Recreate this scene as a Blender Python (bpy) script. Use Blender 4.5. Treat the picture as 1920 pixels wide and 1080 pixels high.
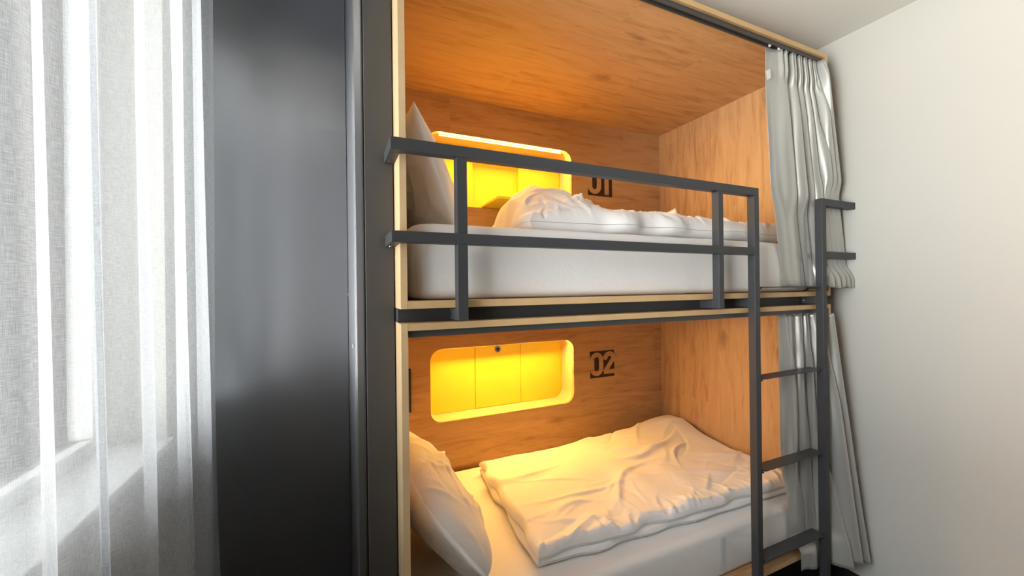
import bpy, bmesh, math, random
import numpy as np
from mathutils import Matrix, Vector

for o in list(bpy.data.objects):
    bpy.data.objects.remove(o, do_unlink=True)
scene = bpy.context.scene
C = scene.collection
random.seed(4)

# ------------------------------------------------------------------ camera
cam_data = bpy.data.cameras.new('camera')
cam_data.sensor_width = 36.0
cam_data.lens = 742.0 / 1920 * 36.0
cam_data.clip_start = 0.02
cam = bpy.data.objects.new('camera', cam_data)
C.objects.link(cam)
R_, U_, F_ = ((0.91096298, -0.41231216, -0.01204735), (0.01056267, -0.0058797, 0.99992693), (0.41235286, 0.91102366, 0.00100108))
cam.matrix_world = Matrix(((R_[0], U_[0], -F_[0], -0.1904), (R_[1], U_[1], -F_[1], -1.1271),
                           (R_[2], U_[2], -F_[2], 1.447), (0, 0, 0, 1)))
scene.camera = cam

# ------------------------------------------------------------------ world, daylight, exposure
world = bpy.data.worlds.new('world')
scene.world = world
world.use_nodes = True
wb = world.node_tree.nodes['Background']
wb.inputs[0].default_value = (0.75, 0.86, 1.0, 1)
wb.inputs[1].default_value = 1.5

def area_light(name, loc, rot, sx, sy, power, color):
    l = bpy.data.lights.new(name, 'AREA')
    l.shape = 'RECTANGLE'; l.size = sx; l.size_y = sy; l.energy = power; l.color = color
    o = bpy.data.objects.new(name, l); C.objects.link(o)
    o.location = loc; o.rotation_euler = rot
    return o
# overcast daylight standing outside the long window in the left wall
area_light('window_daylight', (-2.6, -1.5, 2.2), (0, math.radians(-90), 0), 3.2, 5.2, 760.0, (0.96, 0.975, 1.0))
# added fill light, assumed ground bounce, to brighten the ceiling through the same window
area_light('added_ceiling_fill', (-8.0, -1.5, -0.6), (0, math.radians(-115), 0), 6.0, 9.0, 3900.0, (1.0, 0.97, 0.92))

scene.view_settings.view_transform = 'Standard'
scene.view_settings.look = 'None'
scene.view_settings.exposure = 0.0
scene.view_settings.gamma = 1.0
scene.view_settings.use_curve_mapping = False

# ------------------------------------------------------------------ node materials
def mat(name):
    m = bpy.data.materials.new(name); m.use_nodes = True
    nt = m.node_tree; b = nt.nodes['Principled BSDF']
    return m, nt, b

def N(nt, t, **kw):
    n = nt.nodes.new(t)
    for k, v in kw.items():
        if k.startswith('i_'):
            n.inputs[k[2:].replace('_', ' ')].default_value = v
        else:
            setattr(n, k, v)
    return n

def plain(name, col, rough=0.5, metal=0.0, spec=0.5, bump=0.0, bscale=200, var=0.0, vscale=3.0):
    m, nt, b = mat(name)
    b.inputs['Base Color'].default_value = (*col, 1)
    b.inputs['Roughness'].default_value = rough
    b.inputs['Metallic'].default_value = metal
    b.inputs['Specular IOR Level'].default_value = spec
    tc = N(nt, 'ShaderNodeTexCoord')
    if var:
        no = N(nt, 'ShaderNodeTexNoise', i_Scale=vscale, i_Detail=4.0)
        nt.links.new(tc.outputs['Object'], no.inputs['Vector'])
        r = N(nt, 'ShaderNodeMapRange', i_To_Min=1 - var, i_To_Max=1 + var)
        nt.links.new(no.outputs['Fac'], r.inputs['Value'])
        mx = N(nt, 'ShaderNodeMix', data_type='RGBA', blend_type='MULTIPLY')
        mx.inputs[0].default_value = 1.0
        mx.inputs[6].default_value = (*col, 1)
        nt.links.new(r.outputs[0], mx.inputs[7])
        nt.links.new(mx.outputs[2], b.inputs['Base Color'])
    if bump:
        no = N(nt, 'ShaderNodeTexNoise', i_Scale=bscale, i_Detail=3.0)
        nt.links.new(tc.outputs['Object'], no.inputs['Vector'])
        bp = N(nt, 'ShaderNodeBump', i_Strength=bump, i_Distance=0.002)
        nt.links.new(no.outputs['Fac'], bp.inputs['Height'])
        nt.links.new(bp.outputs['Normal'], b.inputs['Normal'])
    return m

def wood(name, axis, c_dark, c_mid, c_light, plank=0.19, across=1, rough=0.42):
    """laminate print: grain stretched along `axis`, printed planks across `across`"""
    m, nt, b = mat(name)
    L = nt.links
    tc = N(nt, 'ShaderNodeTexCoord')
    sep = N(nt, 'ShaderNodeSeparateXYZ'); L.new(tc.outputs['Object'], sep.inputs[0])
    al, ac = sep.outputs[axis], sep.outputs[across]
    # plank index and per plank value
    dv = N(nt, 'ShaderNodeMath', operation='DIVIDE'); L.new(ac, dv.inputs[0]); dv.inputs[1].default_value = plank
    fl = N(nt, 'ShaderNodeMath', operation='FLOOR'); L.new(dv.outputs[0], fl.inputs[0])
    wn = N(nt, 'ShaderNodeTexWhiteNoise', noise_dimensions='1D'); L.new(fl.outputs[0], wn.inputs['W'])
    sh = N(nt, 'ShaderNodeMath', operation='MULTIPLY_ADD'); L.new(wn.outputs['Value'], sh.inputs[0]); sh.inputs[1].default_value = 7.0
    L.new(al, sh.inputs[2])
    # boards end every 1.25 m, with a shifted joint per row
    d2 = N(nt, 'ShaderNodeMath', operation='DIVIDE'); L.new(sh.outputs[0], d2.inputs[0]); d2.inputs[1].default_value = 1.25
    f2 = N(nt, 'ShaderNodeMath', operation='FLOOR'); L.new(d2.outputs[0], f2.inputs[0])
    a2 = N(nt, 'ShaderNodeMath', operation='MULTIPLY_ADD'); L.new(f2.outputs[0], a2.inputs[0]); a2.inputs[1].default_value = 13.7
    L.new(fl.outputs[0], a2.inputs[2])
    wn2 = N(nt, 'ShaderNodeTexWhiteNoise', noise_dimensions='1D'); L.new(a2.outputs[0], wn2.inputs['W'])
    # stretched grain coordinates
    co = N(nt, 'ShaderNodeCombineXYZ')
    m1 = N(nt, 'ShaderNodeMath', operation='MULTIPLY'); L.new(sh.outputs[0], m1.inputs[0]); m1.inputs[1].default_value = 1.3
    m2 = N(nt, 'ShaderNodeMath', operation='MULTIPLY'); L.new(ac, m2.inputs[0]); m2.inputs[1].default_value = 11.0
    m3 = N(nt, 'ShaderNodeMath', operation='MULTIPLY'); L.new(wn2.outputs['Value'], m3.inputs[0]); m3.inputs[1].default_value = 20.0
    L.new(m1.outputs[0], co.inputs[0]); L.new(m2.outputs[0], co.inputs[1]); L.new(m3.outputs[0], co.inputs[2])
    n1 = N(nt, 'ShaderNodeTexNoise', i_Scale=2.2, i_Detail=6.0, i_Roughness=0.62, i_Distortion=0.7); L.new(co.outputs[0], n1.inputs['Vector'])
    co2 = N(nt, 'ShaderNodeVectorMath', operation='MULTIPLY'); L.new(co.outputs[0], co2.inputs[0]); co2.inputs[1].default_value = (4.0, 9.0, 1.0)
    n2 = N(nt, 'ShaderNodeTexNoise', i_Scale=2.5, i_Detail=4.0, i_Roughness=0.6); L.new(co2.outputs[0], n2.inputs['Vector'])
    mixv = N(nt, 'ShaderNodeMix', data_type='FLOAT'); mixv.inputs[0].default_value = 0.3
    L.new(n1.outputs['Fac'], mixv.inputs[2]); L.new(n2.outputs['Fac'], mixv.inputs[3])
    addp = N(nt, 'ShaderNodeMath', operation='MULTIPLY_ADD'); L.new(wn2.outputs['Value'], addp.inputs[0]); addp.inputs[1].default_value = 0.07
    L.new(mixv.outputs[0], addp.inputs[2])
    cr = N(nt, 'ShaderNodeValToRGB'); L.new(addp.outputs[0], cr.inputs[0])
    e = cr.color_ramp.elements
    e[0].position = 0.36; e[0].color = (*c_dark, 1)
    e[1].position = 0.74; e[1].color = (*c_light, 1)
    k = cr.color_ramp.elements.new(0.52); k.color = (*c_mid, 1)
    # knots
    ck = N(nt, 'ShaderNodeCombineXYZ')
    k1 = N(nt, 'ShaderNodeMath', operation='MULTIPLY'); L.new(sh.outputs[0], k1.inputs[0]); k1.inputs[1].default_value = 1.9
    k2 = N(nt, 'ShaderNodeMath', operation='MULTIPLY'); L.new(ac, k2.inputs[0]); k2.inputs[1].default_value = 4.0
    L.new(k1.outputs[0], ck.inputs[0]); L.new(k2.outputs[0], ck.inputs[1])
    nw = N(nt, 'ShaderNodeTexNoise', i_Scale=5.0, i_Detail=2.0); L.new(ck.outputs[0], nw.inputs['Vector'])
    wv = N(nt, 'ShaderNodeMix', data_type='VECTOR'); wv.inputs[0].default_value = 0.16
    L.new(ck.outputs[0], wv.inputs[4]); L.new(nw.outputs['Color'], wv.inputs[5])
    vo = N(nt, 'ShaderNodeTexVoronoi', i_Scale=1.0); L.new(wv.outputs[1], vo.inputs['Vector'])
    kr = N(nt, 'ShaderNodeMapRange', i_From_Min=0.02, i_From_Max=0.13, i_To_Min=0.5, i_To_Max=1.0); L.new(vo.outputs['Distance'], kr.inputs['Value'])
    mk = N(nt, 'ShaderNodeMix', data_type='RGBA', blend_type='MULTIPLY'); mk.inputs[0].default_value = 1.0
    L.new(cr.outputs[0], mk.inputs[6]); L.new(kr.outputs[0], mk.inputs[7])
    L.new(mk.outputs[2], b.inputs['Base Color'])
    b.inputs['Roughness'].default_value = rough
    b.inputs['Specular IOR Level'].default_value = 0.3
    bp = N(nt, 'ShaderNodeBump', i_Strength=0.12, i_Distance=0.001)
    L.new(n2.outputs['Fac'], bp.inputs['Height']); L.new(bp.outputs['Normal'], b.inputs['Normal'])
    return m

WD = ((0.37, 0.20, 0.085), (0.54, 0.33, 0.162), (0.62, 0.40, 0.21))
M = {}
M['wood_x'] = wood('oak_laminate_lengthwise', 0, *WD, plank=0.29, across=2)
M['wood_xc'] = wood('oak_laminate_ceiling', 0, *WD, plank=0.23, across=1)
M['wood_z'] = wood('oak_laminate_upright', 2, *WD, plank=0.23, across=1)
M['edge'] = wood('pale_oak_edging', 0, (0.56, 0.36, 0.17), (0.63, 0.42, 0.21), (0.70, 0.48, 0.26), plank=0.5, across=1)
M['edge_z'] = wood('pale_oak_edging_upright', 2, (0.60, 0.41, 0.22), (0.68, 0.48, 0.27), (0.74, 0.55, 0.33), plank=0.5, across=1)
M['niche_wood'] = wood('pale_niche_lining', 0, (0.60, 0.42, 0.22), (0.66, 0.47, 0.26), (0.70, 0.52, 0.3), plank=0.5, across=1)
M['yellow'] = plain('yellow_lacquer', (0.80, 0.68, 0.06), 0.38)
M['steel'] = plain('dark_grey_powder_coated_steel', (0.050, 0.052, 0.057), 0.45, 0.0, 0.3, bump=0.05, bscale=900)
M['track'] = plain('charcoal_curtain_track', (0.06, 0.06, 0.058), 0.45)
M['black'] = plain('matt_black_plastic', (0.012, 0.011, 0.011), 0.5)
M['print'] = plain('dark_brown_print', (0.025, 0.017, 0.012), 0.55)
M['chrome'] = plain('brushed_chrome', (0.6, 0.58, 0.55), 0.25, 1.0)
M['dark_board'] = plain('dark_grey_satin_board', (0.36, 0.37, 0.395), 0.34, 0.85, 0.5, var=0.03, vscale=1.5)
_b = M['dark_board'].node_tree.nodes['Principled BSDF']            # brushed upright: the gloss spreads sideways
_b.inputs['Anisotropic'].default_value = 0.75
_t = N(M['dark_board'].node_tree, 'ShaderNodeTangent', direction_type='RADIAL', axis='Z')
M['dark_board'].node_tree.links.new(_t.outputs[0], _b.inputs['Tangent'])
M['matt_board'] = plain('dark_grey_matt_board', (0.085, 0.082, 0.080), 0.5, 0.0, 0.3)
M['wall'] = plain('warm_grey_wall_paint', (0.585, 0.575, 0.535), 0.75, bump=0.08, bscale=350, var=0.015, vscale=2)
M['wall_dark'] = plain('fill_cutting_wall_grey', (0.24, 0.235, 0.225), 0.75, bump=0.08, bscale=350)  # for the unseen wall behind the camera, darkened to cut frontal fill
M['ceil'] = plain('ceiling_paint', (0.86, 0.83, 0.775), 0.8, bump=0.05, bscale=300)
M['floor'] = plain('near_black_floor', (0.012, 0.012, 0.013), 0.6, bump=0.2, bscale=500, var=0.3, vscale=40)
M['frame'] = plain('white_window_frame', (0.7, 0.71, 0.7), 0.4)
M['tagwhite'] = plain('white_label', (0.8, 0.78, 0.76), 0.6)
M['hem'] = plain('sewn_band', (0.62, 0.64, 0.70), 0.7)

def sheet_material(name, col, scale=900):
    m, nt, b = mat(name)
    b.inputs['Base Color'].default_value = (*col, 1)
    b.inputs['Roughness'].default_value = 0.75
    b.inputs['Specular IOR Level'].default_value = 0.25
    b.inputs['Sheen Weight'].default_value = 0.15
    tc = N(nt, 'ShaderNodeTexCoord')
    n = N(nt, 'ShaderNodeTexNoise', i_Scale=26.0, i_Detail=6.0, i_Roughness=0.6, i_Distortion=0.8)
    nt.links.new(tc.outputs['Object'], n.inputs['Vector'])
    n2 = N(nt, 'ShaderNodeTexNoise', i_Scale=float(scale), i_Detail=2.0)
    nt.links.new(tc.outputs['Object'], n2.inputs['Vector'])
    b1 = N(nt, 'ShaderNodeBump', i_Strength=0.25, i_Distance=0.006)
    nt.links.new(n.outputs['Fac'], b1.inputs['Height'])
    b2 = N(nt, 'ShaderNodeBump', i_Strength=0.05, i_Distance=0.001)
    nt.links.new(n2.outputs['Fac'], b2.inputs['Height']); nt.links.new(b1.outputs['Normal'], b2.inputs['Normal'])
    nt.links.new(b2.outputs['Normal'], b.inputs['Normal'])
    return m
M['sheet'] = sheet_material('white_cotton_sheet', (0.80, 0.785, 0.78))
M['duvet'] = sheet_material('white_cotton_duvet_cover', (0.82, 0.81, 0.81))
M['pillow'] = sheet_material('white_cotton_pillow_case', (0.80, 0.785, 0.77))

def glass_mat():
    m, nt, b = mat('clear_window_glass')
    nt.nodes.remove(b)
    t = N(nt, 'ShaderNodeBsdfTransparent'); t.inputs[0].default_value = (0.97, 0.98, 0.97, 1)
    g = N(nt, 'ShaderNodeBsdfGlossy', i_Roughness=0.02)
    fr = N(nt, 'ShaderNodeFresnel', i_IOR=1.45)
    mx = N(nt, 'ShaderNodeMixShader')
    nt.links.new(fr.outputs[0], mx.inputs[0]); nt.links.new(t.outputs[0], mx.inputs[1]); nt.links.new(g.outputs[0], mx.inputs[2])
    nt.links.new(mx.outputs[0], nt.nodes['Material Output'].inputs[0])
    return m
M['glass'] = glass_mat()

def emit_mat(name, col, s):
    m, nt, b = mat(name)
    b.inputs['Base Color'].default_value = (0.8, 0.75, 0.6, 1)
    b.inputs['Emission Color'].default_value = (*col, 1)
    b.inputs['Emission Strength'].default_value = s
    return m
M['led'] = emit_mat('warm_led_strip', (1.0, 0.62, 0.2), 4.5)

def linen_mat():
    """sheer woven linen: diffuse + translucent threads, weave in the cloth's own UV (metres)"""
    m, nt, b = mat('sheer_white_linen')
    L = nt.links
    nt.nodes.remove(b)
    uv = N(nt, 'ShaderNodeUVMap')
    sc = N(nt, 'ShaderNodeVectorMath', operation='MULTIPLY'); L.new(uv.outputs[0], sc.inputs[0]); sc.inputs[1].default_value = (900, 45, 1)
    nu = N(nt, 'ShaderNodeTexNoise', i_Scale=1.0, i_Detail=2.0); L.new(sc.outputs[0], nu.inputs['Vector'])
    sc2 = N(nt, 'ShaderNodeVectorMath', operation='MULTIPLY'); L.new(uv.outputs[0], sc2.inputs[0]); sc2.inputs[1].default_value = (40, 800, 1)
    nv = N(nt, 'ShaderNodeTexNoise', i_Scale=1.0, i_Detail=2.0); L.new(sc2.outputs[0], nv.inputs['Vector'])
    av = N(nt, 'ShaderNodeMath', operation='ADD'); L.new(nu.outputs['Fac'], av.inputs[0]); L.new(nv.outputs['Fac'], av.inputs[1])
    r = N(nt, 'ShaderNodeMapRange', i_From_Min=0.7, i_From_Max=1.3, i_To_Min=0.55, i_To_Max=1.0); L.new(av.outputs[0], r.inputs['Value'])
    cr = N(nt, 'ShaderNodeMix', data_type='RGBA'); L.new(r.outputs[0], cr.inputs[0])
    cr.inputs[6].default_value = (0.42, 0.43, 0.45, 1); cr.inputs[7].default_value = (0.86, 0.87, 0.88, 1)
    dk = N(nt, 'ShaderNodeMix', data_type='RGBA', blend_type='MULTIPLY'); dk.inputs[0].default_value = 1.0
    L.new(cr.outputs[2], dk.inputs[6]); dk.inputs[7].default_value = (0.52, 0.53, 0.55, 1)      # half of the light goes through, half comes back
    d = N(nt, 'ShaderNodeBsdfDiffuse'); L.new(dk.outputs[2], d.inputs[0])
    t = N(nt, 'ShaderNodeBsdfTranslucent'); L.new(cr.outputs[2], t.inputs[0])
    bp = N(nt, 'ShaderNodeBump', i_Strength=0.35, i_Distance=0.002); L.new(av.outputs[0], bp.inputs['Height'])
    L.new(bp.outputs[0], d.inputs['Normal']); L.new(bp.outputs[0], t.inputs['Normal'])
    mx = N(nt, 'ShaderNodeMixShader'); mx.inputs[0].default_value = 0.10
    L.new(d.outputs[0], mx.inputs[1]); L.new(t.outputs[0], mx.inputs[2])
    # open weave: thin places between the threads let the daylight straight through
    op = N(nt, 'ShaderNodeMapRange', i_From_Min=0.7, i_From_Max=1.3, i_To_Min=0.36, i_To_Max=0.16); L.new(av.outputs[0], op.inputs['Value'])
    tr = N(nt, 'ShaderNodeBsdfTransparent')
    m2 = N(nt, 'ShaderNodeMixShader'); L.new(op.outputs[0], m2.inputs[0])
    L.new(mx.outputs[0], m2.inputs[1]); L.new(tr.outputs[0], m2.inputs[2])
    L.new(m2.outputs[0], nt.nodes['Material Output'].inputs[0])
    return m
M['linen'] = linen_mat()

def satin_mat():
    m, nt, b = mat('silver_grey_satin')
    L = nt.links
    b.inputs['Base Color'].default_value = (0.47, 0.47, 0.445, 1)
    b.inputs['Metallic'].default_value = 0.4
    b.inputs['Roughness'].default_value = 0.33
    b.inputs['Sheen Weight'].default_value = 0.2
    uv = N(nt, 'ShaderNodeUVMap')
    sc = N(nt, 'ShaderNodeVectorMath', operation='MULTIPLY'); L.new(uv.outputs[0], sc.inputs[0]); sc.inputs[1].default_value = (60, 500, 1)
    nz = N(nt, 'ShaderNodeTexNoise', i_Scale=1.0, i_Detail=3.0); L.new(sc.outputs[0], nz.inputs['Vector'])
    bp = N(nt, 'ShaderNodeBump', i_Strength=0.06, i_Distance=0.001); L.new(nz.outputs['Fac'], bp.inputs['Height'])
    L.new(bp.outputs[0], b.inputs['Normal'])
    return m
M['satin'] = satin_mat()

# ------------------------------------------------------------------ helpers
def link(name, me, material=None, parent=None, smooth=False):
    if material: me.materials.append(M[material] if isinstance(material, str) else material)
    if smooth:
        for p in me.polygons: p.use_smooth = True
    o = bpy.data.objects.new(name, me); C.objects.link(o)
    if parent is not None: o.parent = parent
    return o

def tag(o, label, cat, group=None):
    o['label'] = label; o['category'] = cat
    if group: o['group'] = group
    return o

def thing(name, label, cat, loc=(0, 0, 0), group=None):
    o = bpy.data.objects.new(name, None); C.objects.link(o)
    o.empty_display_size = 0.1
    return tag(o, label, cat, group)

def box_bm(bm, x0, x1, y0, y1, z0, z1, bev=0.0, seg=2):
    r = bmesh.ops.create_cube(bm, size=1.0)
    vs = r['verts']
    for v in vs:
        v.co = Vector(((x0 + x1) / 2 + v.co.x * (x1 - x0), (y0 + y1) / 2 + v.co.y * (y1 - y0), (z0 + z1) / 2 + v.co.z * (z1 - z0)))
    if bev:
        es = list({e for v in vs for e in v.link_edges})
        bmesh.ops.bevel(bm, geom=es, offset=bev, segments=seg, affect='EDGES', profile=0.5)

def box(name, b, material, parent=None, bev=0.0, seg=2):
    bm = bmesh.new(); box_bm(bm, *b, bev=bev, seg=seg)
    me = bpy.data.meshes.new(name); bm.to_mesh(me); bm.free()
    o = link(name, me, material, parent)
    return o

def boxes(name, bl, material, parent=None, bev=0.0):
    bm = bmesh.new()
    for b in bl: box_bm(bm, *b, bev=bev)
    me = bpy.data.meshes.new(name); bm.to_mesh(me); bm.free()
    return link(name, me, material, parent)

def cyl(name, c, axis, r, h, material, parent=None, n=24, r2=None):
    bm = bmesh.new()
    rot = {'x': Matrix.Rotation(math.pi / 2, 4, 'Y'), 'y': Matrix.Rotation(math.pi / 2, 4, 'X'), 'z': Matrix.Identity(4)}[axis]
    bmesh.ops.create_cone(bm, cap_ends=True, segments=n, radius1=r, radius2=r if r2 is None else r2, depth=h, matrix=Matrix.Translation(c) @ rot)
    me = bpy.data.meshes.new(name); bm.to_mesh(me); bm.free()
    return link(name, me, material, parent)

def pydata(name, v, f, material, parent=None, smooth=False, uvs=None):
    me = bpy.data.meshes.new(name); me.from_pydata([tuple(p) for p in v], [], f); me.update()
    if uvs is not None:
        ul = me.uv_layers.new(name='UVMap')
        for lp in me.loops: ul.data[lp.index].uv = uvs[lp.vertex_index]
    return link(name, me, material, parent, smooth)

def structure(o):
    o['kind'] = 'structure'; return o

# smooth 2-D noise on numpy arrays
def vnoise(x, y, seed=0):
    xi = np.floor(x).astype(int); yi = np.floor(y).astype(int)
    fx = x - xi; fy = y - yi
    def h(a, b):
        n = (a * 374761393 + b * 668265263 + seed * 1442695041) & 0xffffffff
        n = ((n ^ (n >> 13)) * 1274126177) & 0xffffffff
        return ((n ^ (n >> 16)) & 0xffff) / 65535.0
    u = fx * fx * fx * (fx * (fx * 6 - 15) + 10); v = fy * fy * fy * (fy * (fy * 6 - 15) + 10)
    a = h(xi, yi); b = h(xi + 1, yi); c = h(xi, yi + 1); d = h(xi + 1, yi + 1)
    return (a * (1 - u) + b * u) * (1 - v) + (c * (1 - u) + d * u) * v - 0.5

def creases(X, Y, n, seed, amp, width, length, xr, yr, ang=(0, math.pi)):
    """soft linear ridges laid at random: the folds of a washed cotton cover"""
    rg = np.random.RandomState(seed)
    H = np.zeros_like(X)
    for _ in range(n):
        cx, cy = rg.uniform(*xr), rg.uniform(*yr); a = rg.uniform(*ang)
        l = length * rg.uniform(0.5, 1.5); w = width * rg.uniform(0.5, 1.6); k = amp * rg.uniform(0.3, 1.0) * rg.choice([1, 1, -0.7])
        dx, dy = X - cx, Y - cy
        s = dx * math.cos(a) + dy * math.sin(a); d = -dx * math.sin(a) + dy * math.cos(a)
        d = d + 0.35 * (s * s) / l * rg.uniform(-1, 1)
        q = d / w
        prof = np.where(q > 0, np.exp(-np.abs(q) ** 1.3), np.exp(-(q * 1.8) ** 2))
        H += k * prof * np.exp(-(s / l) ** 2 * 1.5)
    return H

def lerp(a, b, t): return a + (b - a) * t
def sn2(a, b, seed=0): return float(vnoise(np.array([a]), np.array([b]), seed)[0]) * 2

# ------------------------------------------------------------------ the setting
XL, XR, YB, YF, ZC = -0.66, 2.178, 1.43, -3.0, 2.70
WY0, WY1, WZ0, WZ1 = -1.28, 0.42, 0.98, 2.48          # window opening in the left wall
structure(box('floor', (XL - 0.3, XR + 0.15, YF - 0.15, YB + 0.15, -0.1, 0.0), 'floor'))
structure(box('ceiling', (XL - 0.3, XR + 0.15, YF - 0.15, YB + 0.15, ZC, ZC + 0.1), 'ceil'))
structure(box('wall_right', (XR, XR + 0.15, YF, YB, 0.0, ZC), 'wall'))
structure(box('wall_back', (XL, XR, YB, YB + 0.15, 0.0, ZC), 'wall'))
structure(box('wall_front', (XL, XR, YF - 0.15, YF, 0.0, ZC), 'wall_dark'))
structure(boxes('wall_left', [(XL - 0.26, XL, YF, YB, 0, WZ0), (XL - 0.26, XL, YF, YB, WZ1, ZC),
                              (XL - 0.26, XL, YF, WY0, WZ0, WZ1), (XL - 0.26, XL, WY1, YB, WZ0, WZ1)], 'wall'))
# window: frame, mullions, panes, sill
w = bpy.data.objects.new('window_1', None); C.objects.link(w); structure(w)
xf0, xf1 = XL - 0.20, XL - 0.14
fr = [(xf0, xf1, WY0, WY1, WZ0, WZ0 + 0.06), (xf0, xf1, WY0, WY1, WZ1 - 0.06, WZ1),
      (xf0, xf1, WY0, WY0 + 0.06, WZ0 + 0.06, WZ1 - 0.06), (xf0, xf1, WY1 - 0.06, WY1, WZ0 + 0.06, WZ1 - 0.06)]
mull = [-0.20]
fr += [(xf0, xf1, y - 0.04, y + 0.04, WZ0 + 0.06, WZ1 - 0.06) for y in mull]
boxes('window_frame', fr, 'frame', w, bev=0.004)
edges = [WY0 + 0.06] + [q for y in mull for q in (y - 0.04, y + 0.04)] + [WY1 - 0.06]
for i in range(0, len(edges), 2):
    box('pane', (xf0 + 0.025, xf0 + 0.03, edges[i], edges[i + 1], WZ0 + 0.06, WZ1 - 0.06), 'glass', w)
box('window_sill', (XL - 0.14, XL + 0.02, WY0, WY1, WZ0 - 0.001, WZ0 + 0.022), 'frame', w, bev=0.004)

# ------------------------------------------------------------------ dark fitted wardrobe beside the bunk
wd = thing('fitted_wardrobe', 'tall dark grey satin wardrobe front between white linen curtain and bunk', 'wardrobe')
box('door', (XL + 0.003, -0.135, 0.62, 0.64, 0.012, ZC - 0.004), 'dark_board', wd, bev=0.001)
box('door_frame', (-0.133, -0.104, 0.112, 0.66, 0.002, ZC - 0.004), 'dark_board', wd, bev=0.006)
box('filler_panel', (-0.1025, -0.0225, 0.10, 0.12, 0.002, ZC - 0.004), 'matt_board', wd, bev=0.0015)
for z in (1.43, 1.28):
    cyl('hinge_pin', (-0.1355, 0.50 if z > 1.4 else 0.16, z), 'z', 0.0025, 0.012, 'chrome', wd, 10)
box('added_dark_soffit', (-0.50, -0.136, 0.13, 0.618, 2.645, ZC - 0.004), 'dark_board', wd, bev=0.001)  # unseen, added so the top of the door reflects dark
box('carcass', (XL + 0.003, -0.0225, 0.662, YB - 0.004, 0.002, ZC - 0.004), 'dark_board', wd)

# ------------------------------------------------------------------ sleeping pods
LX, D, T = 2.02, 1.087, 0.0195
NX0, NX1, NR, NDEP = 0.303, 1.252, 0.066, 0.153

def round_rect(x0, x1, z0, z1, r, n=8):
    pts = []
    for cx, cz, a0 in ((x1 - r, z1 - r, 0), (x0 + r, z1 - r, 90), (x0 + r, z0 + r, 180), (x1 - r, z0 + r, 270)):
        for k in range(n + 1):
            a = math.radians(a0 + 90 * k / n)
            pts.append((cx + r * math.cos(a), cz + r * math.sin(a)))
    return pts

def back_panel(name, zf, zc, nz0, nz1, parent):
    """back wall with a rounded opening cut through it"""
    hole = round_rect(NX0, NX1, nz0, nz1, NR)
    n = len(hole)
    cx, cz = (NX0 + NX1) / 2, (nz0 + nz1) / 2
    X0, X1, Z0, Z1 = 0.0, LX, zf, zc
    corners = [(X1, Z1), (X0, Z1), (X0, Z0), (X1, Z0)]
    verts, faces = [], []
    for y in (D, D + 0.02):
        verts += [(x, y, z) for x, z in hole] + [(x, y, z) for x, z in corners]
    m = n + 4
    per = n // 4
    def ring(b, flip):
        out = []
        for q in range(4):
            seg = list(range(q * per, (q + 1) * per))
            c = n + q
            for a, e in zip(seg[:-1], seg[1:]): out.append((a, e, c))
            nx = ((q + 1) * per) % n
            out.append((seg[-1], nx, n + (q + 1) % 4, c))
        return [tuple(i + b for i in (f[::-1] if flip else f)) for f in out]
    faces += ring(0, False) + ring(m, True)
    for i in range(n):
        j = (i + 1) % n; faces.append((i, j, j + m, i + m))
    for q in range(4):
        a, e = n + q, n + (q + 1) % 4; faces.append((e, a, a + m, e + m))
    return pydata(name, verts, faces, 'wood_x', parent)

def niche_liner(nz0, nz1, parent):
    """rounded tunnel of pale wood behind the opening"""
    o = round_rect(NX0, NX1, nz0, nz1, NR); n = len(o)
    o2 = round_rect(NX0 - 0.012, NX1 + 0.012, nz0 - 0.012, nz1 + 0.012, NR + 0.012)
    y0, y1 = D + 0.0205, D + NDEP + 0.016
    v = [(x, y0, z) for x, z in o] + [(x, y1, z) for x, z in o] + [(x, y1, z) for x, z in o2] + [(x, y0, z) for x, z in o2]
    f = []
    for i in range(n):
        j = (i + 1) % n
        for k in range(4):
            a, b = k * n, ((k + 1) % 4) * n
            f.append((a + i, a + j, b + j, b + i))
    me = pydata('niche_lining', v, f, 'niche_wood', parent, smooth=False)
    return me

def digit_ring(u, v, cu, hw, v0, v1):
    """signed distance to an upright stadium outline"""
    c0, c1 = v0 + hw * 1.1, v1 - hw * 1.1
    vv = np.clip(v, c0, c1)
    return np.sqrt(((u - cu) / hw) ** 2 + ((v - vv) / (hw * 1.1)) ** 2)

def seg_dist(u, v, a, b):
    ax, ay = a; bx, by = b
    t = np.clip(((u - ax) * (bx - ax) + (v - ay) * (by - ay)) / ((bx - ax) ** 2 + (by - ay) ** 2), 0, 1)
    return np.hypot(u - ax - t * (bx - ax), v - ay - t * (by - ay))

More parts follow.
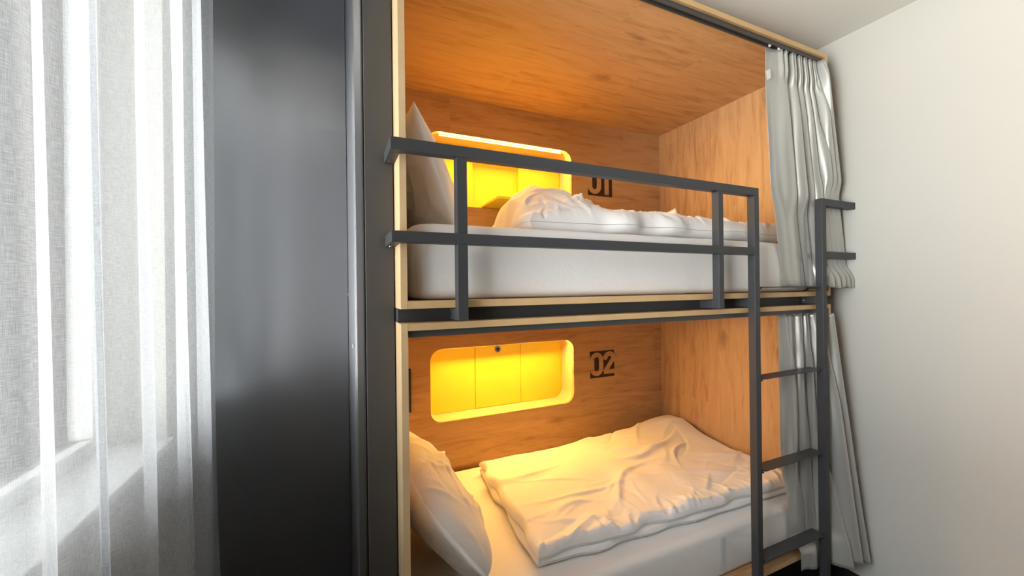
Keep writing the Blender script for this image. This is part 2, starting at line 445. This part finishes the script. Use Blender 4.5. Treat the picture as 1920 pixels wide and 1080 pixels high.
def number_print(digit, x0, z0, parent, W=0.202, Hh=0.181):
    """dark square block with the two numerals left open, as the stencilled print shows"""
    rows, cols = 150, 300
    us = (np.arange(cols) + 0.5) / cols; vs = (np.arange(rows) + 0.5) / rows
    U, V = np.meshgrid(us, vs)
    outer = digit_ring(U, V, 0.27, 0.275, 0.065, 0.945) < 1
    inner = digit_ring(U, V, 0.27, 0.092, 0.245, 0.775) < 1
    ink = ~(outer & ~inner)
    if digit == 1:
        one = (U > 0.68) & (U < 0.86) & (V > 0.065) & (V < 0.945)
        one |= (U > 0.60) & (U <= 0.68) & (V > 0.76) & (V < 0.945) & ((V - 0.76) > (0.68 - U) * 0.6)
        ink &= ~one
    else:
        d = np.full_like(U, 9.0)
        arc = [(0.80 + 0.165 * math.cos(math.radians(a)), 0.735 + 0.125 * math.sin(math.radians(a))) for a in range(185, -31, -15)]
        arc += [(0.91, 0.60), (0.64, 0.235)]
        for a, e in zip(arc[:-1], arc[1:]): d = np.minimum(d, seg_dist(U, V, a, e))
        two = (d < 0.088) & (V < 0.96)
        two |= (U > 0.555) & (V > 0.105) & (V < 0.275)
        ink &= ~two
    verts, faces = [], []
    y = D - 0.0012
    for r in range(rows):
        c = 0
        while c < cols:
            if ink[r, c]:
                s = c
                while c < cols and ink[r, c]: c += 1
                b = len(verts)
                for (uu, vv) in ((s, r), (c, r), (c, r + 1), (s, r + 1)):
                    verts.append((x0 + uu / cols * W, y, z0 + vv / rows * Hh))
                faces.append((b, b + 1, b + 2, b + 3))
            else: c += 1
    return pydata('number_print', verts, faces, 'print', parent)

def pod(label, zb, zf, zc, zt, nz0, nz1, digit, open_flap):
    p = thing('sleeping_pod', label, 'bunk bed', group='stacked oak sleeping pods')
    x0, x1 = -T, LX + T
    # side panels with a pale edging strip on their front
    lp = box('side_panel', (x0, -0.0004, 0.0025, D + 0.02, zb, zt), 'edge_z', p)
    box('front_edging', (x0, -0.0004, 0.0, 0.0022, zb, zt), 'edge_z', lp, bev=0.0006)
    rp = box('side_panel', (LX + 0.0004, x1, 0.0025, D + 0.02, zb, zt), 'wood_z', p)
    box('front_edging', (LX + 0.0004, x1, 0.0, 0.0022, zb, zt), 'edge_z', rp, bev=0.0006)
    tp = box('top_panel', (0.0, LX, 0.0025, D - 0.0005, zc, zt), 'wood_xc', p)
    box('front_edging', (0.0, LX, 0.0, 0.0022, zc, zt), 'edge', tp, bev=0.0006)
    bp = box('bottom_panel', (0.0, LX, 0.0025, D - 0.0005, zb, zf), 'wood_xc', p)
    box('front_edging', (0.0, LX, 0.0, 0.0022, zb, zf), 'edge', bp, bev=0.0006)
    bk = back_panel('back_panel', zf - 0.0, zc, nz0, nz1, p)
    number_print(digit, 1.381, (nz0 + nz1) / 2 - 0.066, bk)
    # niche
    ni = niche_liner(nz0, nz1, p)
    yb = D + NDEP
    dx0, dx1 = 0.621, 0.935
    box('niche_panel', (NX0 + 0.001, dx0 - 0.003, yb, yb + 0.014, nz0 + 0.001, nz1 - 0.001), 'yellow', ni, bev=0.0012)
    box('niche_panel', (dx1 + 0.003, NX1 - 0.001, yb, yb + 0.014, nz0 + 0.001, nz1 - 0.001), 'yellow', ni, bev=0.0012)
    zl = nz1 - 0.048
    if open_flap:
        ft = nz0 + 0.016
        dr = box('locker_flap', (dx0, dx1, yb - 0.41, yb + 0.004, nz0 + 0.003, ft), 'yellow', p, bev=0.0012)
        cyl('lock', ((dx0 + dx1) / 2 - 0.015, yb - 0.37, ft + 0.002), 'z', 0.017, 0.006, 'chrome', dr, 24)
    else:
        dr = box('locker_flap', (dx0, dx1, yb - 0.0015, yb + 0.0125, nz0 + 0.0025, nz1 - 0.002), 'yellow', p, bev=0.0012)
        lk = cyl('lock', ((dx0 + dx1) / 2 - 0.006, yb - 0.005, zl), 'y', 0.021, 0.008, 'chrome', dr, 28)
        cyl('lock_core', ((dx0 + dx1) / 2 - 0.006, yb - 0.0095, zl), 'y', 0.0115, 0.003, 'black', dr, 20)
    # locker cavity behind the flap
    ya, yz = yb + 0.0175, yb + 0.036
    boxes('locker_box', [(dx0 - 0.014, dx1 + 0.014, yz - 0.008, yz, nz0 - 0.012, nz1 + 0.012),
                         (dx0 - 0.014, dx0, ya, yz - 0.008, nz0 - 0.012, nz1 + 0.012), (dx1, dx1 + 0.014, ya, yz - 0.008, nz0 - 0.012, nz1 + 0.012),
                         (dx0, dx1, ya, yz - 0.008, nz0 - 0.012, nz0), (dx0, dx1, ya, yz - 0.008, nz1, nz1 + 0.012)], 'yellow' if open_flap else 'black', p)  # shut locker blackened to paint shade into the gaps round its flap
    # led strip under the top of the niche, near its front lip
    ly = D + 0.042
    box('led_strip', (NX0 + 0.075, NX1 - 0.055, ly - 0.0035, ly + 0.0035, nz1 - 0.006, nz1 - 0.0015), 'led', ni)
    al = area_light('led_strip_light', ((NX0 + NX1) / 2 + 0.01, ly, nz1 - 0.0075), (math.radians(-37), 0, 0), NX1 - NX0 - 0.13, 0.012, LEDP, (1.0, 0.53, 0.12))
    al.parent = ni
    # curtain track under the top panel
    tk = boxes('curtain_track', [(0.004, LX - 0.004, 0.012, 0.0175, zc - 0.020, zc - 0.0005), (0.004, LX - 0.004, 0.0345, 0.040, zc - 0.020, zc - 0.0005),
                                 (0.004, LX - 0.004, 0.0175, 0.0345, zc - 0.006, zc - 0.0005)], 'track', p)
    return p
LEDP = 17.0
up = pod('oak sleeping pod with a dark 01 on its back wall and hanging flap', 1.3927, 1.4145, 2.558, 2.580, 1.928, 2.344, 1, True)
lo = pod('oak sleeping pod with a dark 02 on its back wall and shut yellow locker', 0.174, 0.196, 1.3309, 1.3511, 0.692, 1.106, 2, False)
# steel spacer frame between the pods, part of the upper one
boxes('spacer_frame', [(-T, LX + T, 0.055, 0.075, 1.3516, 1.3922), (-T, -T + 0.02, 0.076, 0.9, 1.3516, 1.3922), (LX, LX + T, 0.076, 0.9, 1.3516, 1.3922)], 'steel', up, bev=0.001)
# plinth below the lower pod, and the black panel on its back wall
boxes('plinth', [(0.02, LX - 0.02, 0.10, 0.12, 0.0, 0.1735), (0.02, 0.04, 0.121, 1.08, 0.0, 0.1735), (LX - 0.04, LX - 0.02, 0.121, 1.08, 0.0, 0.1735)], 'black', lo)
box('socket_panel', (0.07, 0.193, D - 0.016, D - 0.0005, 0.776, 1.013), 'black', lo, bev=0.002)

# ------------------------------------------------------------------ steel guard rail welded to the ladder
gr = thing('guard_rail_ladder', 'dark grey steel guard rail with ladder across the front of both pods', 'ladder')
RY0, RY1 = -0.042, -0.010
R1, R2 = (1.8225, 1.8555), (1.5745, 1.6055)          # top and middle rail
XE = -0.048
B = 0.0015
st1, st2 = (1.414, 1.445), (1.896, 1.929)
box('top_rail', (XE, st1[1], RY0, RY1, *R1), 'steel', gr, bev=B)
box('middle_rail', (XE, st1[0] - 0.0003, RY0, RY1, *R2), 'steel', gr, bev=B)
for z0, z1 in (R1, R2):                                 # returns that screw on to the side of the pod
    rb = box('rail_return', (XE, -T - 0.0015, RY1 + 0.0003, 0.0985, z0, z1), 'steel', gr, bev=B)
    cyl('screw', (-0.036, 0.075, z0 - 0.0008), 'z', 0.004, 0.002, 'chrome', rb, 12)
posts = [(0.133, 0.164), (1.200, 1.228)]
for i, (a, b) in enumerate(posts):
    box('post', (a, b, RY0 + 0.0004, RY1 - 0.0004, 1.357, R2[0] - 0.0003), 'steel', gr, bev=B)
    box('post', (a, b, RY0 + 0.0004, RY1 - 0.0004, R2[1] + 0.0003, R1[0] - 0.0003), 'steel', gr, bev=B)
for i, (a, b) in enumerate(posts + [st1, st2]):
    br = box('bracket', (a + 0.002, b - 0.002, RY1 + 0.0003, 0.0545, 1.356, 1.3895), 'steel', gr, bev=B)
    cyl('screw', (a + 0.0015, 0.043, 1.373), 'x', 0.0035, 0.002, 'chrome', br, 12)
box('ladder_stile', (*st1, RY0, RY1, 0.0, R1[0] - 0.0003), 'steel', gr, bev=B)
box('ladder_stile', (*st2, RY0, RY1, 0.0, 1.852), 'steel', gr, bev=B)
for z0, z1 in ((1.8195, 1.852), (1.571, 1.603)):        # grab handles running to the wall
    hd = box('grab_handle', (st2[1] + 0.0003, XR - 0.012, RY0, RY1, z0, z1), 'steel', gr, bev=B)
    box('wall_plate', (XR - 0.0115, XR - 0.0008, RY0 - 0.001, RY1 + 0.001, z0 - 0.001, z1 + 0.001), 'steel', hd, bev=0.003)
def rung(z):
    bm = bmesh.new()
    box_bm(bm, st1[1] + 0.017, st2[0] - 0.0005, -0.038, 0.020, z - 0.005, z)
    es = [e for e in bm.edges if abs(e.verts[0].co.z - e.verts[1].co.z) > 0.004 and e.verts[0].co.y < 0]
    bmesh.ops.bevel(bm, geom=es, offset=0.009, segments=4, affect='EDGES')
    me = bpy.data.meshes.new('rung'); bm.to_mesh(me); bm.free()
    o = link('rung', me, 'steel', gr)
    box('rung_tab', (st1[1] + 0.0005, st1[1] + 0.024, -0.034, -0.014, z - 0.012, z - 0.0052), 'steel', o, bev=0.001)
    box('rung_tab', (st2[0] - 0.0046, st2[0] - 0.0006, -0.030, 0.018, z - 0.013, z - 0.0055), 'steel', o, bev=0.001)
for z in (0.277, 0.662, 1.052, 1.441): rung(z)

# ------------------------------------------------------------------ bedding
def mattress(label, z0, z1, seed):
    """soft block: rounded-rectangle rings stacked up a rounded rim profile"""
    x0, x1, y0, y1 = 0.020, 2.004, 0.050, 1.076
    prof = []
    rb, rt = 0.030, 0.034
    for k in range(6): a = math.pi / 2 * k / 5; prof.append((rb * (1 - math.sin(a)), z0 + rb * (1 - math.cos(a))))
    for k in range(1, 5): q = k / 5; prof.append((-0.004 * math.sin(math.pi * q), lerp(z0 + rb, z1 - rt, q)))
    for k in range(7): a = math.pi / 2 * k / 6; prof.append((rt * (1 - math.cos(a)), z1 - rt * (1 - math.sin(a))))
    prof.append((0.075, z1 + 0.001))
    V, F = [], []
    def outline(ins):
        p = round_rect(x0 + ins, x1 - ins, y0 + ins, y1 - ins, max(0.085 - ins, 0.01), 8)
        out = []
        for (ax, ay), (bx, by) in zip(p, p[1:] + p[:1]):
            n = 40 if math.hypot(bx - ax, by - ay) > 0.5 else 1
            out += [(lerp(ax, bx, i / n), lerp(ay, by, i / n)) for i in range(n)]
        return out
    for ins, z in prof:
        ring = outline(ins)
        for x, y in ring:
            w = 0.003 * sn2(x * 7 + z * 3, y * 7 - z * 4, seed) + 0.0012 * sn2(x * 25, z * 30 + y * 25, seed + 1)
            V.append((x, y - abs(w) if y < 0.2 else y, z + (w * 0.5 if z > z0 + 0.05 else 0)))
    n = len(ring)
    for r in range(len(prof) - 1):
        for i in range(n):
            j = (i + 1) % n; F.append((r * n + i, r * n + j, (r + 1) * n + j, (r + 1) * n + i))
    F.append(tuple(range(n))[::-1]); F.append(tuple((len(prof) - 1) * n + i for i in range(n)))
    o = pydata('mattress', V, F, 'sheet', None, smooth=True)
    return tag(o, label, 'mattress', 'mattresses in the pods')
mattress('white sheeted mattress in the pod marked 01, behind the guard rail', 1.4160, 1.6500, 3)
lm = mattress('white sheeted mattress in the pod marked 02, at floor level', 0.1975, 0.4120, 5)
bd = boxes('sewn_band', [(1.300, 1.322, 0.0425, 0.0435, 0.225, 0.378)], 'hem', lm)

def slab(name, quad, z0, thick, nu, nv, hfun, edge_r, wob, material, parent=None, seed=0, bottom=True):
    """soft slab over a four-cornered footprint: rounded rim, wrinkled top (hfun on world x,y)"""
    s = np.linspace(0, 1, nu); t = np.linspace(0, 1, nv)
    s = 0.5 - 0.5 * np.cos(np.pi * s) * (0.55 + 0.45 * np.abs(np.cos(np.pi * s))); t = 0.5 - 0.5 * np.cos(np.pi * t) * (0.55 + 0.45 * np.abs(np.cos(np.pi * t)))
    S, Tt = np.meshgrid(s, t)
    q = np.array(quad, float)
    X = (1 - S) * (1 - Tt) * q[0][0] + S * (1 - Tt) * q[1][0] + S * Tt * q[2][0] + (1 - S) * Tt * q[3][0]
    Y = (1 - S) * (1 - Tt) * q[0][1] + S * (1 - Tt) * q[1][1] + S * Tt * q[2][1] + (1 - S) * Tt * q[3][1]
    lu = math.dist(q[0], q[1]); lv = math.dist(q[1], q[2])
    # wavering outline
    X = X + wob * (vnoise(Y * 9 + 3, X * 2, seed) * np.exp(-np.minimum(S, 1 - S) * lu / 0.06))
    Y = Y + wob * (vnoise(X * 8 + 9, Y * 2, seed + 1) * np.exp(-np.minimum(Tt, 1 - Tt) * lv / 0.06))
    d = np.minimum(np.minimum(S, 1 - S) * lu, np.minimum(Tt, 1 - Tt) * lv)
    e = np.sqrt(np.clip(1 - (1 - np.clip(d / edge_r, 0, 1)) ** 2, 0, 1))
    h = hfun(X, Y)
    zm = z0 + 0.42 * thick
    ZT = zm + e * (0.58 * thick + h)
    ZB = zm - e * 0.42 * thick + 0.0015
    n = nu * nv
    V = np.concatenate([np.stack([X, Y, ZT], -1).reshape(-1, 3), np.stack([X, Y, ZB], -1).reshape(-1, 3)])
    F = []
    for j in range(nv - 1):
        for i in range(nu - 1):
            a = j * nu + i
            F.append((a, a + 1, a + nu + 1, a + nu)); F.append((n + a, n + a + nu, n + a + nu + 1, n + a + 1))
    bd = [i for i in range(nu)] + [j * nu + nu - 1 for j in range(1, nv)] + [(nv - 1) * nu + i for i in range(nu - 2, -1, -1)] + [j * nu for j in range(nv - 2, 0, -1)]
    for a, b in zip(bd, bd[1:] + bd[:1]): F.append((b, a, n + a, n + b))
    return pydata(name, V, F, material, parent, smooth=True)

# lower duvet: folded flat in two layers
def h_low(X, Y):
    H = creases(X, Y, 46, 11, 0.013, 0.022, 0.20, (0.5, 1.95), (0.1, 1.0), (-0.5, 0.9))
    H += creases(X, Y, 60, 21, 0.006, 0.010, 0.09, (0.5, 1.95), (0.08, 0.45))
    H += creases(X, Y, 70, 23, 0.012, 0.012, 0.05, (0.5, 1.9), (0.08, 0.16), (1.0, 2.1))
    H += 0.018 * vnoise(X * 3.2, Y * 3.2, 4) + 0.010 * vnoise(X * 8, Y * 7, 6)
    H += 0.05 * np.exp(-((X - 1.90) / 0.25) ** 2 - ((Y - 0.90) / 0.22) ** 2)
    H += 0.02 * np.exp(-((X - 1.3) / 0.5) ** 2 - ((Y - 0.6) / 0.3) ** 2)
    return H - 0.002
dv = thing('duvet', 'flat folded white duvet lying on the lower mattress', 'duvet', group='white duvets')
slab('lower_fold', ((0.478, 0.150), (1.90, 0.090), (1.985, 0.99), (0.540, 0.955)), 0.4165, 0.038, 130, 60, lambda X, Y: 0.010 * vnoise(X * 16, Y * 14, 2), 0.022, 0.03, 'duvet', dv, 1)
slab('upper_fold', ((0.470, 0.155), (1.895, 0.088), (1.990, 0.985), (0.535, 0.945)), 0.4465, 0.052, 240, 150, h_low, 0.030, 0.045, 'duvet', dv, 7)

# upper duvet: thrown back in a heap with a peak towards the pillow
def h_up(X, Y):
    q = np.sqrt(((X - 0.70) / 0.30) ** 2 + ((Y - 0.60) / 0.50) ** 2)
    q2 = np.sqrt(((X - 1.15) / 0.75) ** 2 + ((Y - 0.50) / 0.45) ** 2)
    r = 0.185 * np.clip(1 - q, 0, 1) ** 1.15 + 0.075 * np.clip(1 - q2, 0, 1) ** 0.8
    r += 0.035 * np.exp(-((X - 1.86) / 0.12) ** 2 - ((Y - 0.35) / 0.25) ** 2)
    H = creases(X, Y, 50, 31, 0.024, 0.020, 0.16, (0.5, 1.95), (0.1, 1.0), (0.4, 2.2))
    H += creases(X, Y, 110, 41, 0.017, 0.013, 0.07, (0.5, 1.95), (0.06, 0.40), (0.7, 2.3))
    H += creases(X, Y, 50, 43, 0.024, 0.012, 0.05, (1.6, 1.95), (0.08, 0.6))
    H += 0.012 * vnoise(X * 7, Y * 7, 16)
    return r + H
du = thing('duvet', 'rumpled white duvet heaped on the upper mattress', 'duvet', group='white duvets')
slab('cover', ((0.455, 0.125), (1.84, 0.090), (1.965, 0.975), (0.60, 0.96)), 1.6560, 0.082, 260, 160, h_up, 0.048, 0.06, 'duvet', du, 9)

def pillow(label, w, h, th, seed, mtx, rnd=0.0, pinch=0.05):
    nu, nv = 90, 80
    a = np.linspace(-1, 1, nu); b = np.linspace(-1, 1, nv)
    a = np.sign(a) * (1 - (1 - np.abs(a)) ** 1.35); b = np.sign(b) * (1 - (1 - np.abs(b)) ** 1.35)
    A, Bv = np.meshgrid(a, b)
    prof = (np.clip(1 - np.abs(A) ** 2.6, 0, 1) * np.clip(1 - np.abs(Bv) ** 2.6, 0, 1)) ** 0.55
    px = A * (1 - pinch * (1 - Bv ** 2)) * np.sqrt(1 - rnd * Bv ** 4) * w / 2; py = Bv * (1 - pinch * (1 - A ** 2)) * np.sqrt(1 - rnd * A ** 4) * h / 2
    cr = creases(px, py, 60, seed, 0.015, 0.014, 0.12, (-w / 2, w / 2), (-h / 2, h / 2)) + 0.012 * vnoise(px * 9, py * 9, seed)
    zt = prof * (th * 0.5 + cr); zb = -prof * (th * 0.5 + creases(px, py, 60, seed + 50, 0.015, 0.014, 0.12, (-w / 2, w / 2), (-h / 2, h / 2)) + 0.014 * vnoise(px * 7, py * 7, seed + 9))
    n = nu * nv
    V = np.concatenate([np.stack([px, py, zt], -1).reshape(-1, 3), np.stack([px, py, zb], -1).reshape(-1, 3)])
    V = [mtx @ Vector(p) for p in V]
    F = []
    for j in range(nv - 1):
        for i in range(nu - 1):
            k = j * nu + i
            F.append((k, k + 1, k + nu + 1, k + nu)); F.append((n + k, n + k + nu, n + k + nu + 1, n + k + 1))
    bdr = [i for i in range(nu)] + [j * nu + nu - 1 for j in range(1, nv)] + [(nv - 1) * nu + i for i in range(nu - 2, -1, -1)] + [j * nu for j in range(nv - 2, 0, -1)]
    for p, q in zip(bdr, bdr[1:] + bdr[:1]): F.append((q, p, n + p, n + q))
    o = pydata('pillow', V, F, 'pillow', None, smooth=True)
    return tag(o, label, 'pillow', 'white pillows')
def lean(cx, cy, cz, tilt, yaw=0.0):
    """pillow's local x -> world y, local y -> up, its face (+z) -> world +x, leaning back by tilt"""
    ex = Vector((0, 1, 0)); ey = Vector((-math.sin(tilt), 0, math.cos(tilt))); ez = ex.cross(ey)
    m = Matrix((ex, ey, ez)).transposed().to_4x4()
    return Matrix.Translation((cx, cy, cz)) @ Matrix.Rotation(yaw, 4, 'Z') @ m
pillow('white pillow standing against the end wall of the upper pod', 0.76, 0.46, 0.20, 5, lean(0.143, 0.62, 1.874, math.radians(19)))
pillow('white pillow slumped against the end wall of the lower pod', 0.86, 0.45, 0.21, 8, lean(0.172, 0.485, 0.624, math.radians(36)), 0.36, 0.0)

# ------------------------------------------------------------------ cloth hangings
def hanging(name, fn, nu, nv, material, parent=None, thick=0.0015, width=1.0):
    V, UV, F = [], [], []
    for j in range(nv):
        t = j / (nv - 1)
        for i in range(nu):
            s = i / (nu - 1)
            V.append(fn(s, t)); UV.append((s * width, t * 2.4))
    for j in range(nv - 1):
        for i in range(nu - 1):
            a = j * nu + i; F.append((a, a + 1, a + nu + 1, a + nu))
    o = pydata(name, V, F, material, parent, smooth=True, uvs=UV)
    if thick:
        md = o.modifiers.new('thickness', 'SOLIDIFY'); md.thickness = thick; md.offset = 0
    return o

def sn(a): return float(vnoise(np.array([a]), np.array([0.37]), 77)[0]) * 2
def smooth(a, b, x):
    t = min(max((x - a) / (b - a), 0), 1); return t * t * (3 - 2 * t)

def bunk_curtain(label, fn, tag_at=None):
    c = thing('bunk_curtain', label, 'curtain', group='grey satin bunk curtains')
    hanging('cloth', fn, 260, 70, 'satin', c, 0.0012, 1.2)
    return c

def up_curtain(s, t):
    z = lerp(2.536, 1.432, t) + 0.004 * math.sin(s * 25) * t
    xl = lerp(1.622, 1.735, t ** 1.7) ; xr = 1.988 + 0.187 * t
    x = lerp(xl, xr, s ** 0.82)
    ph = 2 * math.pi * (0.15 + 1.2 * s + 5.6 * s ** 1.7) + 0.5 * sn(t * 3 + s * 4)
    sw = math.sin(ph)
    A = lerp(0.009, 0.024, smooth(0.0, 0.3, t)) * (1 + 0.3 * sn(s * 7))
    A = lerp(A, 0.009, smooth(0.58, 0.70, t))
    pinch = 0.012 * math.sin(ph * 3) * (1 - smooth(0.08, 0.15, t)) * smooth(0.12, 0.2, s)
    y = lerp(0.028, 0.0335, smooth(0.6, 0.7, t)) + A * sw + pinch
    # past the side panel the cloth hangs in front of the pod's edge, behind the grab handles
    yo = lerp(-0.0165 + 0.013 * sw, -0.0045 + 0.0035 * sw, smooth(0.52, 0.60, t))
    yo = lerp(yo, -0.022 + 0.016 * sw, smooth(0.893, 0.96, t))
    y = lerp(y, yo, smooth(1.962, 2.0, x))
    x += 0.012 * math.cos(ph) * smooth(0.1, 0.5, t) * smooth(0.05, 0.2, s)
    return (x, y, z)
uc = bunk_curtain('straight hanging grey satin curtain gathered beside the upper mattress and grab handles', up_curtain)
tg = pydata('care_label', [(1.628, 0.020, 2.43), (1.602, 0.022, 2.415), (1.612, 0.022, 2.378), (1.632, 0.020, 2.39)], [(0, 1, 2, 3)], 'tagwhite', uc)
tg.modifiers.new('thickness', 'SOLIDIFY').thickness = 0.0008
for x in (1.635, 1.70, 1.76, 1.82, 1.87, 1.92, 1.96): box('curtain_glider', (x, x + 0.006, 0.021, 0.031, 2.536, 2.551), 'tagwhite', uc)

def lo_curtain(s, t):
    z = lerp(1.308, 0.120, t) + 0.015 * math.sin(s * 9 + 1) * t
    xl = lerp(1.705, 1.755, t ** 1.3); xr = 2.025 + 0.112 * t ** 0.9
    x = lerp(xl, xr, s ** 0.9)
    ph = 2 * math.pi * (0.35 + 1.0 * s + 3.8 * s ** 1.4) + 0.9 * sn(t * 3.3 + s * 5 + 9)
    sw = math.sin(ph)
    A = lerp(lerp(0.008, 0.017, smooth(0.0, 0.2, t)), 0.006, smooth(0.62, 0.74, t))
    y = lerp(0.039, 0.0305, smooth(0.62, 0.74, t)) + A * sw + 0.005 * math.sin(ph * 3) * (1 - smooth(0.06, 0.15, t))
    # below the last rung the hem swings out over the bottom panel
    hem = lerp(-0.017 + 0.012 * sw, -0.0048 + 0.003 * sw, smooth(1.85, 1.872, x))
    y = lerp(y, hem, 1 - smooth(0.222, 0.268, z))
    flare = smooth(1.948, 2.01, x)
    yo = -0.016 - 0.06 * t ** 1.2 + lerp(0.011, 0.034, t) * sw
    y = lerp(y, yo, flare)
    x += 0.014 * math.cos(ph) * smooth(0.1, 0.5, t) * smooth(0.05, 0.2, s)
    return (x, y, z)
lc = bunk_curtain('flaring grey satin curtain gathered behind the ladder rungs beside the lower mattress', lo_curtain)
for x in (1.71, 1.78, 1.84, 1.90, 1.95): box('curtain_glider', (x, x + 0.006, 0.021, 0.031, 1.308, 1.323), 'tagwhite', lc)

# white linen window curtain, floor to ceiling
RID = [-0.54, -0.47, -0.38, -0.25, -0.07, 0.14, 0.32, 0.47]   # ridge lines, metres along the wall
def linen(s, t):
    y = lerp(RID[0], RID[-1], s)
    k = 0
    while k < len(RID) - 2 and y > RID[k + 1]: k += 1
    f = (y - RID[k]) / (RID[k + 1] - RID[k])
    wdt = RID[k + 1] - RID[k]
    amp = min(0.042, 0.32 * wdt) * (1 + 0.3 * sn(k * 1.7 + t * 1.1))
    prof = 0.5 + 0.5 * math.cos(2 * math.pi * (1 - (1 - f) ** 1.3))
    x = -0.575 + amp * prof * lerp(0.75, 1.1, t)
    x += 0.006 * sn(y * 20 + t * 2.5)
    z = lerp(2.66, 0.025, t)
    yy = y + 0.03 * wdt * math.sin(4 * math.pi * f) + 0.05 * (t - 0.45) * (1 - s * 0.6) + 0.010 * sn(t * 2 + k) 
    return (x, yy, z)
lw = thing('window_curtain', 'sheer white linen curtain hanging in folds before the window', 'curtain')
hanging('cloth', linen, 520, 60, 'linen', lw, 0.0, 2.2)
box('curtain_track', (-0.60, -0.57, -1.32, 0.55, 2.672, 2.6985), 'frame', lw, bev=0.002)
